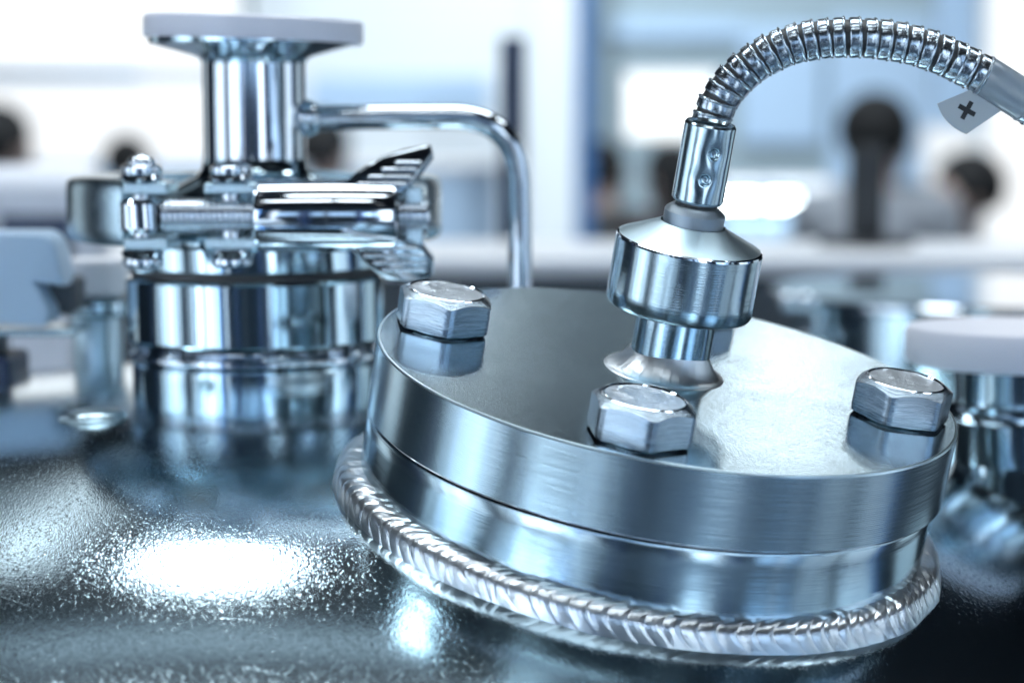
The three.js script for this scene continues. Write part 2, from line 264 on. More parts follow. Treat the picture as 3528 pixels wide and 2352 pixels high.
for (const [az, r, rad, m] of [[-68, 2.3, 0.09, M.navy], [-80, 2.4, 0.05, M.black], [-87, 2.5, 0.03, M.wallB], [-99, 2.3, 0.07, M.whiteP], [-106, 2.5, 0.11, M.darkGrey], [-113, 2.3, 0.03, M.whiteP], [-121, 2.5, 0.06, M.navy], [-129, 2.4, 0.025, M.black], [-136, 2.5, 0.1, M.whiteP], [-141, 2.3, 0.035, M.darkGrey], [-147, 2.5, 0.05, M.wallB], [-154, 2.4, 0.04, M.whiteP], [-166, 2.6, 0.12, M.navy], [-174, 2.2, 0.04, M.darkGrey], [170, 2.3, 0.08, M.navy], [163, 2.5, 0.03, M.black], [148, 2.3, 0.07, M.whiteP], [140, 2.5, 0.1, M.navy], [131, 2.3, 0.04, M.black], [118, 2.4, 0.06, M.whiteP], [111, 2.5, 0.03, M.navy], [99, 2.3, 0.1, M.wallG], [88, 2.5, 0.04, M.darkGrey], [76, 2.3, 0.05, M.whiteP], [66, 2.4, 0.09, M.wallB]]) {
  const [x, z] = around(az, r), g = thing('round_column', 'round display column on the camera side of the vessel', 'column', [x, 0, z], 'round display columns around the camera');
  part('shaft', new THREE.CylinderGeometry(rad, rad, 2.4, 28).translate(0, 1.22, 0), m, g); part('foot', new THREE.CylinderGeometry(rad * 1.6, rad * 1.7, 0.02, 28).translate(0, 0.01, 0), M.darkGrey, g);
}
function plinth(label, x, z, w, d, h, turn) { const g = thing('display_plinth', label, 'plinth', [x, 0, z], 'display plinths'); g.rotation.y = turn; part('body', box(-w / 2, w / 2, 0.05, h, -d / 2, d / 2, 0.01), M.wallW, g); part('kick_base', box(-w / 2 + 0.04, w / 2 - 0.04, 0, 0.048, -d / 2 + 0.04, d / 2 - 0.04), M.darkGrey, g); }
plinth('white plinth left of the camera', -1.5, 1.2, 0.9, 0.6, 1.0, 0.9);
plinth('white plinth left behind the camera', -1.3, 2.1, 0.6, 0.5, 0.9, 0.5);
plinth('white plinth right of the camera', 2.3, 0.3, 0.5, 0.5, 1.0, -1.2);
spotlight('black spotlight over the plinths left of the camera', [-1.2, 4.2, 0.2], [-1.5, 0.6, 1.6], 30);
spotlight('black spotlight over the plinth right of the camera', [1.2, 4.2, 0.0], [2.2, 0.6, 0.3], 15);

// ================================================================ the vessel
const LID = new THREE.Vector3(0.03316, 1.44413, -0.48155), N0 = new THREE.Vector3(0.15069, 0.97360, 0.17143).normalize();
const E1 = new THREE.Vector3(1, 0, 0).addScaledVector(N0, -N0.x).normalize(), E3 = new THREE.Vector3().crossVectors(E1, N0);
const LIDQ = new THREE.Quaternion().setFromRotationMatrix(new THREE.Matrix4().makeBasis(E1, N0, E3));
const lidPoint = (x, y, z) => LID.clone().addScaledVector(E1, x * mm).addScaledVector(N0, y * mm).addScaledVector(E3, z * mm);   // mm in the lid's own axes
// dished head: surface of revolution round the nozzle axis, flatter in the middle (slope grows with radius)
const APEX = new THREE.Vector3(-0.0676, 0, -0.597), DISH_P = 1.7;
{ const b = lidPoint(0, -29.9, 0), rl = Math.hypot(b.x - APEX.x, b.z - APEX.z), sl = Math.hypot(N0.x, N0.z) / N0.y; APEX.A = sl / rl ** DISH_P; APEX.y = b.y + APEX.A * rl ** (DISH_P + 1) / (DISH_P + 1); }
const dishY = r => APEX.y - APEX.A * r ** (DISH_P + 1) / (DISH_P + 1);
const domeY = (x, z) => dishY(Math.hypot(x - APEX.x, z - APEX.z));
function lidToDome(x, z) { let y = -32; for (let i = 0; i < 8; i++) { const p = lidPoint(x, y, z); y -= (p.y - domeY(p.x, p.z)) / mm / 0.95; } return y; }   // mm below the plate face where the dome lies
function weldBead(r, wide, high, pitch, amp, nu, nv, follow) {   // fillet bead round the neck foot: overlapping crescent ripples (mm)
  const L = 2 * Math.PI * r, turns = Math.round(L / pitch);
  return gridSurface(nu, nv, (u, v) => {
    const th = u * 2 * Math.PI, t = v, k = 1 + 0.14 * (vnoise(u * 40, 4.2, 40) - 0.5) + 0.07 * (vnoise(u * 150, 8.4, 150) - 0.5);
    const s = u * turns + 1.1 * (vnoise(u * 70, 1.5, 70) - 0.5), arch = 1.5 * (1 - (2 * t - 1) ** 2) + 0.25 * t;
    let ph = s + arch; ph -= Math.floor(ph);
    const edge = 0.7 * Math.sin(Math.PI * Math.pow(ph, 1.5)) - 1.1 * Math.exp(-(((ph - 0.06) / 0.06) ** 2)), body = Math.pow(Math.sin(Math.PI * Math.min(1, Math.max(0, t))), 0.5);
    const d = body * (amp * edge + 0.1 * amp * Math.sin((s * 3 + arch * 3) * 2 * Math.PI) + 0.3 * amp * (vnoise(u * L * 0.8, v * 5, Math.round(L * 0.8)) - 0.5));
    const bulge = 2.1 * Math.sin(Math.PI * t) * k + d;
    const rr = r - 0.5 + (wide * k) * t + bulge * 0.68, yy = lidToDome(Math.sin(th) * r + follow, Math.cos(th) * r) - 0.4 * t - t * t * 1.6 + (high * k + 0.25 * (vnoise(u * 260, 3.1, 260) - 0.5)) * (1 - t) + bulge * 0.73;
    return [Math.sin(th) * rr * mm, yy * mm, Math.cos(th) * rr * mm];
  }, true);
}
{
  const v = thing('process_vessel', 'large domed stainless steel vessel with a ground, scratched top', 'vessel', [APEX.x, 0, APEX.z]);
  const RM = 0.33, nr = 200, na = 420, pos = [], uv = [], idx = [];
  for (let j = 0; j <= nr; j++) for (let i = 0; i <= na; i++) {
    const r = RM * Math.pow(j / nr, 1.1), th = i / na * 2 * Math.PI, x = r * Math.sin(th), z = r * Math.cos(th);
    const w = (vnoise(x / 0.05 + 90, z / 0.05 + 90) - 0.5) * 0.00009 + (vnoise(x / 0.021 + 190, z / 0.021 + 70) - 0.5) * 0.00003;
    pos.push(x, dishY(r) + w, z); uv.push(x, z);
  }
  for (let j = 0; j < nr; j++) for (let i = 0; i < na; i++) { const a = j * (na + 1) + i, b = a + 1, c = a + na + 1, d = c + 1; idx.push(a, c, d, a, d, b); }
  const g = new THREE.BufferGeometry(); g.setAttribute('position', new THREE.Float32BufferAttribute(pos, 3)); g.setAttribute('uv', new THREE.Float32BufferAttribute(uv, 2)); g.setIndex(idx); g.computeVertexNormals();
  { const nrm = g.attributes.normal; for (let j = 0; j <= nr; j++) { const a = j * (na + 1), b = a + na; nrm.setXYZ(b, nrm.getX(a), nrm.getY(a), nrm.getZ(a)); } }
  part('dome', g, M.dome, v);
  const ye = dishY(RM);
  part('shell', creased(new THREE.LatheGeometry([[0.2, 0.12], [0.34, 0.15], [0.362, 0.18], [0.364, 0.3], [0.364, ye - 0.06], [0.359, ye - 0.036], [0.348, ye - 0.016], [0.3305, ye - 0.0005]].map(p => new THREE.Vector2(...p)), 96), 0.5), M.shell, v);
  for (let k = 0; k < 4; k++) { const a = Math.PI / 4 + k * Math.PI / 2; part('leg', new THREE.CylinderGeometry(0.03, 0.03, 0.17, 24).translate(Math.sin(a) * 0.26, 0.085, Math.cos(a) * 0.26), M.shell, v); }
  const place = m => { m.position.copy(LID).sub(v.position); m.quaternion.copy(LIDQ); return m; };
  const neckPts = [[54, -16.4], [60.6, -16.4], [61.3, -16.7], [61.5, -17.2]]; for (let i = 1; i <= 6; i++) neckPts.push([61.5, -17.2 - i * 2.8]); neckPts.push([61.5, -41], [54, -41]);
  const neck = place(part('neck_ring', revolve(neckPts, 260), M.neck, v)); neck.position.addScaledVector(E1, -0.8 * mm);
  const wd = place(part('weld_bead', weldBead(61.9, 5.4, 5.2, 3.5, 0.12, 3000, 34, -0.8), M.weld, v)); wd.position.addScaledVector(E1, -0.8 * mm);
}
// ---------------------------------------------------------------- bolted cover plate with welded-in neck tube
{
  const t = thing('cover_plate', 'thick round steel cover plate with turned rim, bolted on the vessel neck', 'cover plate', [LID.x, LID.y, LID.z]); t.quaternion.copy(LIDQ);
  const face = gridSurface(220, 40, (u, v) => { const a = u * 2 * Math.PI, r = v * 62.0 * mm; return [Math.sin(a) * r, (vnoise(Math.sin(a) * v * 2.3 + 9, Math.cos(a) * v * 2.3 + 9) - 0.5) * 0.00009 - 0.00004 * v, Math.cos(a) * r]; }, true);
  { const p = face.attributes.position, q = face.attributes.uv; for (let i = 0; i < p.count; i++) q.setXY(i, p.getX(i), p.getZ(i)); const ix = face.index.array; for (let i = 0; i < ix.length; i += 3) { const s = ix[i + 1]; ix[i + 1] = ix[i + 2]; ix[i + 2] = s; } face.computeVertexNormals(); const n = face.attributes.normal; if (n.getY(500) < 0) for (let i = 0; i < n.count; i++) n.setXYZ(i, -n.getX(i), -n.getY(i), -n.getZ(i)); }
  part('face', face, M.plateTop, t);
  part('edge_chamfer', revolve([[61.9, -0.02], [62.3, -0.12], [62.5, -0.5]], 300, 0.8), M.shell, t);
  part('rim', revolve([[62.5, -15.5], [62.5, -0.5]], 300, 0.3), M.plateSide, t);
  part('underside', revolve([[50, -15.95], [61.6, -15.95], [62.3, -15.85], [62.5, -15.5]], 300, 0.4), M.chrome, t);
  part('neck_tube', revolve([[8.5, 0], [8.5, 16]], 96), M.sensor, t);
  const fl = part('fillet_weld', gridSurface(420, 22, (u, v) => {
    const th = u * 2 * Math.PI, lob = 1 + 0.16 * Math.sin(th * 1 + 3.6) + 0.1 * (vnoise(u * 14, 2, 14) - 0.5), w = 5.0 * lob, h = 4.8 * (1 + 0.12 * Math.sin(th * 2 + 1));
    let ph = u * 34 + 0.4 * vnoise(u * 22, 5, 22) + 0.9 * (1 - (v * 2 - 1) ** 2); ph -= Math.floor(ph); const saw = (ph < 0.8 ? ph / 0.8 : (1 - ph) / 0.2) * 0.05 * Math.sin(Math.PI * Math.min(1, v * 1.05));
    const x = 1 - v, e = Math.pow(x, 2.0); const r = 8.4 + w * v + saw * 0.6, y = h * e + 0.12 + saw * 0.8 - (v > 0.94 ? 0.25 : 0);
    return [Math.sin(th) * r * mm, y * mm, Math.cos(th) * r * mm];
  }, true), M.weld, t);
}
// ---------------------------------------------------------------- hex bolts
function hexHead(af, H) {
  const seg = 144, rc = af / 2 * 0.9, hexR = a => { const m = ((a % (Math.PI / 3)) + Math.PI / 3) % (Math.PI / 3) - Math.PI / 6; const r = af / 2 / Math.cos(m), k = 1 - Math.abs(m) / (Math.PI / 6); return r - 0.28 * Math.exp(-k * k * 500 / 6); };
  const topY = r => Math.min(H - 0.25, H - 0.25 - (r - rc) * 0.68);
  const side = gridSurface(seg, 6, (u, v) => { const a = u * 2 * Math.PI, R = hexR(a); const f = v < 0.08 ? 0.985 : 1; return [Math.sin(a) * R * f * mm, (v * topY(R)) * mm, Math.cos(a) * R * f * mm]; });
  const cone = gridSurface(seg, 4, (u, v) => { const a = u * 2 * Math.PI, R = hexR(a), r = R + (rc - R) * v; return [Math.sin(a) * r * mm, topY(r) * mm, Math.cos(a) * r * mm]; });
  const rim = gridSurface(seg, 3, (u, v) => { const a = u * 2 * Math.PI, r = rc - v * 0.75; return [Math.sin(a) * r * mm, (H - 0.25 + [0, 0.2, 0.25, -0.05][Math.round(v * 3)]) * mm, Math.cos(a) * r * mm]; });
  const top = gridSurface(96, 14, (u, v) => { const a = u * 2 * Math.PI, r = (rc - 0.75) * (1 - v); return [Math.sin(a) * r * mm, (H - 0.3 + 0.22 * (vnoise(Math.sin(a) * r * 0.55 + 30, Math.cos(a) * r * 0.55 + 30) - 0.5)) * mm, Math.cos(a) * r * mm]; });
  const p = top.attributes.position, q = top.attributes.uv; for (let i = 0; i < p.count; i++) q.setXY(i, p.getX(i), p.getZ(i));
  return { head: creased(merge([side, cone]), 0.35), rim: creased(rim, 0.6), top };
}
{
  const geo = hexHead(19, 7.8), wface = revolve([[4, -0.1], [8.4, -0.1], [8.6, 0.1], [8.6, 0.5], [4, 0.5]], 64);
  const A = Math.atan2(-9.0, 49.1);
  const specs = [
    [A - Math.PI / 2, 0.14, 'steel hex bolt on the cover plate beside the wing nut clamp', 0],
    [A, 0.14, 'steel hex bolt on the cover plate nearest the camera', 0.2],
    [A + Math.PI / 2, -0.42, 'steel hex bolt on the cover plate at its right edge', 0.1],
    [A + Math.PI, 0.3, 'steel hex bolt on the cover plate hidden behind the sensor', 0.1],
  ];
  for (const [a, turn, label, lift] of specs) {
    const p = lidPoint(Math.sin(a) * 49.9, 0.15, Math.cos(a) * 49.9), t = thing('hex_bolt', label, 'bolt', [p.x, p.y, p.z], 'bolts of the cover plate');
    t.quaternion.copy(LIDQ).multiply(new THREE.Quaternion().setFromAxisAngle(new THREE.Vector3(0, 1, 0), turn));
    part('washer_face', wface, M.sensor, t);
    const hd = part('hex_head', geo.head, M.bolt, t); hd.position.y = 0.45 * mm; part('top_rim', geo.rim, M.chrome, hd); part('stamped_face', geo.top, M.boltTop, hd);
  }
}
// ---------------------------------------------------------------- sensor on the neck tube
{
  const p = lidPoint(0, 13.9, 0), t = thing('pressure_sensor', 'drum shaped steel sensor standing on the neck of the cover plate', 'sensor', [p.x, p.y, p.z]); t.quaternion.copy(LIDQ);
  part('drum', revolve([[7.5, 0], [14.6, 0.05], [15.3, 0.4], [15.65, 1.1], [15.65, 4], [15.65, 8], [15.65, 12], [15.65, 14.4]], 160), M.sensor, t);
  part('bevel', revolve([[15.65, 14.4], [15.5, 14.85], [15.1, 15.1]], 160, 0.3), M.chrome, t);
  part('shoulder', revolve([[15.1, 15.1], [13, 16.0], [10.5, 17.15], [8.6, 18.0], [7.6, 18.55], [6.9, 18.9]], 160, 0.9), M.sensorTop, t);
  part('collar', revolve([[6.3, 18.3], [6.45, 18.6], [6.45, 21.3], [6.2, 21.75], [5.0, 22.7], [4.5, 22.9], [2, 22.9]], 96, 0.4), M.collar, t);
  part('gland', revolve([[4.3, 22.5], [4.3, 24.2]], 64), M.core, t);
}
// ---------------------------------------------------------------- armoured hose
{
  const t = thing('armoured_hose', 'flexible steel armoured hose arching from the sensor out to the right', 'hose', lidPoint(0, 37.6, 0).toArray());
  const org = t.position.clone();
  // crimped sleeve, in the lid's axes
  const dents = [[0.26, 11.2], [0.05, 5.6]];
  const sl = part('crimp_sleeve', gridSurface(200, 150, (u, v) => {
    const a = (u - 0.5) * 2 * Math.PI; let y = v * 16.9, r = 5.45;
    r -= 0.35 * Math.max(0, 1 - y / 0.5) + 0.35 * Math.max(0, 1 - (16.9 - y) / 0.5);
    for (const [da, dy] of dents) { const d = Math.hypot((a - da) * 5.45, y - dy); r -= 0.34 * Math.exp(-d * d / 5.5); r -= 0.75 * (1 / (1 + Math.exp((d - 1.02) * 9))); }
    return [Math.sin(a) * r * mm, y * mm, Math.cos(a) * r * mm];
  }, true), M.sleeve, t); sl.quaternion.copy(LIDQ);
  const ends = part('sleeve_end', revolve([[4.9, 16.9], [4.4, 16.95], [3.9, 16.4], [3.9, 15]], 64), M.sleeve, t); ends.quaternion.copy(LIDQ);
  // centre line: metres, in a plane that swings slightly towards the camera
  const line = [[1627, 300, 483], [1632, 284, 483], [1650, 235, 482], [1690, 181, 481], [1745, 137, 480], [1815, 104, 479], [1890, 89, 478], [1960, 86, 477], [2030, 91, 477], [2100, 104, 477], [2160, 124, 477], [2215, 150, 478], [2260, 173, 478], [2310, 204, 479], [2360, 236, 480], [2430, 284, 482], [2520, 350, 486], [2640, 450, 492], [2780, 580, 500]]
    .map(([px, py, d]) => new THREE.Vector3((px - 1176) / FPX * d, -((py - 784) / FPX * d * Math.cos(PITCH) + d * Math.sin(PITCH)), -(d * Math.cos(PITCH) - (py - 784) / FPX * d * Math.sin(PITCH))).multiplyScalar(mm).add(new THREE.Vector3(0, EYE, 0)).sub(org));
  const curve = new THREE.CatmullRomCurve3(line, false, 'centripetal'), LEN = curve.getLength();
  curve.arcLengthDivisions = 600;
  part('hose_core', new THREE.TubeGeometry(curve, 260, 3.75 * mm, 24), M.core, t);
  const ring = revolve([[3.3, -1.42], [4.05, -1.42], [4.36, -1.32], [4.46, -1.12], [4.4, -0.9], [4.2, -0.72], [4.24, -0.2], [4.26, 0.4], [4.2, 0.95], [4.0, 1.18], [3.3, 1.22]], 56, 0.42);
  const upv = new THREE.Vector3(0, 1, 0);
  let iSleeve0 = 0, iSleeve1 = 0; // arc positions of the shrink sleeve
  const us = 600; let best0 = 1e9, best1 = 1e9;
  for (let i = 0; i <= us; i++) { const p = curve.getPointAt(i / us); const d0 = p.distanceTo(line[12].clone().lerp(line[11], 0.1)), d1 = p.distanceTo(line[14]); if (d0 < best0) { best0 = d0; iSleeve0 = i / us; } if (d1 < best1) { best1 = d1; iSleeve1 = i / us; } }
  const pitch = 3.12 * mm;
  for (let s = 2.3 * mm, k = 0; s < LEN - pitch; s += pitch, k++) {
    const u = s / LEN; if (u > iSleeve0 + 0.004 && u < iSleeve1 - 0.002) continue;
    const m = part('armour_ring', ring, M.coil, t); m.position.copy(curve.getPointAt(u));
    const tan = curve.getTangentAt(u).negate();
    m.quaternion.setFromUnitVectors(upv, tan).multiply(new THREE.Quaternion().setFromAxisAngle(new THREE.Vector3(0, 0, 1), 0.05)).multiply(new THREE.Quaternion().setFromAxisAngle(upv, k * 1.7));
    const sc = 1 + 0.012 * Math.sin(k * 2.3); m.scale.set(sc, 1, sc);
  }
  const sub = new THREE.CatmullRomCurve3(Array.from({ length: 14 }, (_, i) => curve.getPointAt(iSleeve0 + (iSleeve1 - iSleeve0) * i / 13)));
  const shrink = part('shrink_sleeve', new THREE.TubeGeometry(sub, 60, 4.3 * mm, 48), M.shrink, t);
  for (const k of [0.02, 0.985]) { const p = sub.getPointAt(k), r = part('sleeve_lip', new THREE.TorusGeometry(4.25 * mm, 0.22 * mm, 10, 48), M.shrink, t); r.position.copy(p); r.quaternion.setFromUnitVectors(new THREE.Vector3(0, 0, 1), sub.getTangentAt(k)); }
  // flag label under the sleeve with a plus sign: frame along the hose (s) and hanging down (d)
  const pA = sub.getPointAt(0.12), sdir = sub.getTangentAt(0.3), toCam = new THREE.Vector3(0, 0, 1), down = new THREE.Vector3().crossVectors(sdir, toCam).normalize(); if (down.y > 0) down.negate(); const nrm = new THREE.Vector3().crossVectors(down, sdir).normalize(); if (nrm.z < 0) nrm.negate();
  const fl = new THREE.Group(); fl.name = 'flag_label'; fl.position.copy(pA).addScaledVector(nrm, 0.5 * mm); fl.quaternion.setFromRotationMatrix(new THREE.Matrix4().makeBasis(sdir, down.clone().negate(), new THREE.Vector3().crossVectors(sdir, down.clone().negate()))); t.add(fl);
  fl.userData.label = 'grey flag label printed with a black plus sign';
  const shp = new THREE.Shape(); shp.moveTo(-1.6, -3.6); shp.lineTo(-6.6, -10.2); shp.quadraticCurveTo(-2.6, -13.4, 2.4, -12.4); shp.lineTo(6.4, -4.0); shp.lineTo(2, -3.4); shp.closePath();
  const film = new THREE.ExtrudeGeometry(shp, { depth: 0.16, bevelEnabled: false, curveSegments: 16 }); film.scale(mm, mm, mm);
  part('label_film', film, M.paper, fl);
  const cross = merge([new THREE.BoxGeometry(4.1 * mm, 1.05 * mm, 0.04 * mm), new THREE.BoxGeometry(1.05 * mm, 1.52 * mm, 0.04 * mm).translate(0, 1.29 * mm, 0), new THREE.BoxGeometry(1.05 * mm, 1.52 * mm, 0.04 * mm).translate(0, -1.29 * mm, 0)]);
  const plus = part('plus_print', cross, M.ink, fl); plus.position.set(-0.3 * mm, -8.1 * mm, 0.2 * mm); plus.rotation.z = 0.05;
}
// ================================================================ nozzle with clamp, left behind the cover
const NZ = [APEX.x, 0, APEX.z], NS = 1.07, NMM = mm * NS; NZ[1] = domeY(NZ[0], NZ[2]) - 0.0032;
{
  const t = thing('flanged_nozzle', 'polished round steel nozzle body standing on the dome under the clamp', 'nozzle', NZ); t.scale.setScalar(NS);
  part('lower_body', revolve([[27, -4], [31.2, -3], [31.2, 1.4], [30.6, 2], [30.6, 8.4], [30.0, 9.2], [27, 9.4]], 160), M.polish, t);
  part('groove_ring', revolve([[28, 9.4], [30.6, 9.6], [31.4, 10.3], [31.4, 11.2], [30.2, 11.9], [29.2, 12.2], [30.4, 12.9], [30.8, 13.5], [29, 14.0]], 160, 0.7), M.chrome, t);
  part('upper_body', revolve([[28, 14.0], [31.4, 14.2], [31.9, 14.8], [31.9, 29.2], [31.4, 29.8], [28, 30]], 160), M.polish, t);
  part('gasket', revolve([[29, 29.8], [30.6, 30], [30.6, 31.8], [29, 32]], 120), M.gasket, t);
  part('ferrule_band', revolve([[27, 31.8], [30.4, 31.9], [30.8, 32.3], [30.8, 37.6], [32.5, 38.6], [32.5, 41], [20, 41.2]], 160), M.polish, t);
  for (const a of [-0.6, 0.25, 1.0]) { const b = part('weld_spot', new THREE.SphereGeometry(1.5 * mm, 16, 10), M.chrome, t); b.scale.set(2.2, 0.7, 1); b.position.set(Math.sin(a) * 31 * mm, 12 * mm, Math.cos(a) * 31 * mm); b.rotation.y = a; }
}
{
  const t = thing('pipe_spool', 'tall polished steel pipe with flared end and a bent side tube', 'pipe', [NZ[0], NZ[1] + 41.3 * NMM, NZ[2]]); t.scale.setScalar(NS);
  const b = 41.3, P = a => a.map(([r, y]) => [r, y - b]);
  part('reducer', revolve(P([[20, 41.6], [32.5, 41.8], [32.5, 44.2], [26, 49], [18, 52.5], [14.6, 54.2], [13.2, 56], [12.65, 58.4]]), 128, 0.5), M.polish, t);
  part('pipe', revolve(P([[12.65, 58.4], [12.65, 68], [12.65, 81.6]]), 128), M.chrome, t);
  part('flared_end', revolve(P([[12.65, 81.6], [13.0, 82.6], [14.4, 83.4], [24.2, 86.0], [25.6, 86.4], [25.6, 88.4], [25, 88.7], [12, 88.7]]), 128, 0.5), M.polish, t);
  const tubePts = [[11.5, 69.7, 1], [18, 69.8, 1], [30, 69.9, 1], [44, 70.0, 0.6], [52, 69.8, 0.3], [58.5, 67.6, 0], [62.6, 63.4, -0.4], [64.6, 57.5, -0.8], [65.0, 50, -1], [65.2, 30, -1.4], [65.3, 8, -1.6], [65.3, -5.5, -1.7]].map(p => new THREE.Vector3(p[0] * mm, (p[1] - 1.4 - b) * mm, p[2] * mm));
  part('side_tube', new THREE.TubeGeometry(new THREE.CatmullRomCurve3(tubePts, false, 'centripetal'), 160, 3.0 * mm, 32), M.chrome, t);
  const boss = part('tube_boss', revolve([[2.8, 3.4], [3.6, 3.0], [4.2, 1.6], [4.5, 0.4], [4.2, -0.6]], 48, 0.9), M.chrome, t); boss.rotation.z = -Math.PI / 2; boss.position.set(12.4 * mm, (68.3 - b) * mm, 1 * mm);
  const c = thing('protective_cap', 'milky plastic cap lying on the flared pipe end', 'cap', [NZ[0], NZ[1] + 88.75 * NMM, NZ[2]]); c.scale.setScalar(NS); c.rotation.z = -0.035; c.position.y += 0.9 * mm;
  part('disc', revolve([[0.001, 0.2], [20, 0.2], [25.9, 0.1], [25.9, -2.6], [26.5, -2.6], [26.8, -2.0], [26.8, 2.4], [26.2, 3.0], [0.001, 3.3]], 128, 0.5), M.cap, c);
}
// ---------------------------------------------------------------- hinged clamp with wing nut
{
  const t = thing('hinged_clamp', 'heavy cast steel hinged clamp gripping the nozzle below the tall pipe', 'clamp', [NZ[0], NZ[1] + 38.8 * NMM, NZ[2]]); t.scale.setScalar(NS);
  const h = 15.6, arc = (a0, a1) => {
    const prof = [[34, 0], [43.6, 0], [45.0, 0.6], [45.7, 1.8], [45.8, 4], [45.8, h - 4], [45.7, h - 1.8], [45.0, h - 0.6], [43.6, h], [34, h], [34, h - 3], [37.5, h - 4.2], [37.5, 4.2], [34, 3], [34, 0]];
    const g = new THREE.LatheGeometry(prof.map(p => new THREE.Vector2(p[0] * mm, p[1] * mm)), 90, a0, a1 - a0);
    const s = new THREE.Shape(prof.slice(0, -1).map(p => new THREE.Vector2(p[0] * mm, p[1] * mm))), cap = a => new THREE.ShapeGeometry(s).applyMatrix4(new THREE.Matrix4().makeRotationY(a - Math.PI / 2));
    return creased(merge([g, cap(a0), cap(a1)]), 0.5);
  };
  part('clamp_half', arc(0.92, Math.PI - 0.03), M.cast, t);
  part('clamp_half', arc(Math.PI + 0.03, 2 * Math.PI - 0.62), M.cast, t);
  const hinge = part('hinge_pin', new THREE.CylinderGeometry(2.4 * mm, 2.4 * mm, 19 * mm, 24), M.chrome, t); hinge.position.set(0, h / 2 * mm, -45.5 * mm);
  const zf = 47.5, yc = h / 2;
  // fork lugs and link plates
  const lug = (x0, x1, y0, y1, z0, z1) => box(x0 * mm, x1 * mm, y0 * mm, y1 * mm, z0 * mm, z1 * mm, 0.7 * mm);
  for (const s of [[0.2, 3.0], [h - 3.0, h - 0.2]]) { part('fork_lug', lug(-24, -14, s[0], s[1], 34, 51), M.cast, t); part('link_plate', lug(-6, 12, s[0] + 0.1, s[1] - 0.1, 36, 50), M.cast, t); }
  part('fork_lug', lug(39.2, 43.2, 1.2, h - 1.2, 26, 50), M.cast, t);
  const domeHead = [[0.001, 2.6], [1.6, 2.5], [3.2, 1.9], [4.2, 1.0], [4.5, 0.2], [4.5, -0.6], [3.4, -0.9]];
  const ringHead = [[2.2, 3.0], [3.6, 3.0], [4.6, 2.3], [4.8, 1.4], [4.4, 0.5], [4.9, -0.3], [4.4, -1.1], [3.2, -1.3], [0.5, -1.3]];
  for (const [x, tall] of [[-20.2, 1], [-0.2, 0]]) {
    part('hinge_pin', new THREE.CylinderGeometry(2.2 * mm, 2.2 * mm, (h + 2) * mm, 24).translate(x * mm, yc * mm, zf * mm), M.chrome, t);
    const top = part('pin_head', revolve(ringHead, 48, 0.7), M.chrome, t); top.position.set(x * mm, (h + 0.9) * mm, zf * mm);
    if (tall) { const cap = part('pin_cap', revolve(domeHead, 48, 0.7), M.chrome, top); cap.position.y = 3.3 * mm; cap.scale.setScalar(0.72); }
    const bot = part('pin_head', revolve(ringHead, 48, 0.7), M.chrome, t); bot.position.set(x * mm, -0.9 * mm, zf * mm); bot.rotation.x = Math.PI;
    if (tall) { const cap = part('pin_cap', revolve(domeHead, 48, 0.7), M.chrome, bot); cap.position.y = 3.0 * mm; cap.scale.setScalar(0.6); }
  }
  // swing bolt: eye, thread
  const eye = part('bolt_eye', revolve([[2.3, -3.8], [4.3, -3.8], [5.1, -2.8], [5.1, 2.8], [4.3, 3.8], [2.3, 3.8]], 40, 0.6), M.chrome, t); eye.position.set(-20.2 * mm, yc * mm, zf * mm);
  const thr = gridSurface(48, 300, (u, v) => { const a = u * 2 * Math.PI, y = v * 60; let p = y / 1.25 - u; p -= Math.floor(p); const r = 3.5 + 0.75 * (1 - Math.abs(p * 2 - 1)); return [y * mm, Math.cos(a) * r * mm, Math.sin(a) * r * mm]; }, true);
  const th = part('threaded_rod', thr, M.chrome, t); th.position.set(-15.5 * mm, yc * mm, zf * mm);
  // wing nut
  const wn = new THREE.Group(); wn.name = 'wing_nut'; wn.position.set(5.4 * mm, yc * mm, zf * mm); wn.userData.label = 'long barrel wing nut with ribbed wings'; t.add(wn);
  const bar = part('barrel', revolve([[4.6, 1.2], [5, 0.2], [7.2, 0], [7.9, 0.5], [8.2, 1.4], [8.25, 16], [8.2, 31], [7.8, 31.9], [7.2, 32.3], [5, 32.3], [4.6, 31.2]], 96, 0.5), M.chrome, wn); bar.rotation.z = -Math.PI / 2;
  const wing = pts => { const s = new THREE.Shape(pts.map(p => new THREE.Vector2(...p))); const g = new THREE.ExtrudeGeometry(s, { depth: 3.2, bevelEnabled: true, bevelSize: 0.6, bevelThickness: 0.6, bevelSegments: 3 }); g.scale(mm, mm, mm); return creased(g, 0.4); };
  for (const [pts, tilt, ribs] of [
    [[[19.5, 5.6], [32.5, 5.2], [35, 7.4], [39.4, 13.6], [39.1, 15.0], [34, 14.2], [28.6, 12.4], [24, 9.6]], -0.3, [[23, 34.5, 6.3], [25.5, 35.5, 8.0], [28.5, 36.6, 9.7], [31.5, 37.6, 11.3]]],
    [[[20.5, -4.8], [32, -4.6], [37.5, -6.8], [39.6, -9.6], [39.4, -12.6], [37, -13.9], [30, -13.6], [25.5, -10.2]], 0.3, [[23, 37, -6.3], [24.4, 38.4, -8.0], [26.4, 38.8, -9.7], [28.4, 38.6, -11.4]]]]) {
    const w = part('wing', wing(pts), M.chrome, wn); w.rotation.x = tilt; w.position.z = 2.4 * mm;
    for (const [x0, x1, y] of ribs) part('rib', new THREE.CapsuleGeometry(0.5 * mm, (x1 - x0 - 1) * mm, 4, 10).rotateZ(Math.PI / 2).translate((x0 + x1) / 2 * mm, y * mm, 3.75 * mm), M.chrome, w);
  }
}
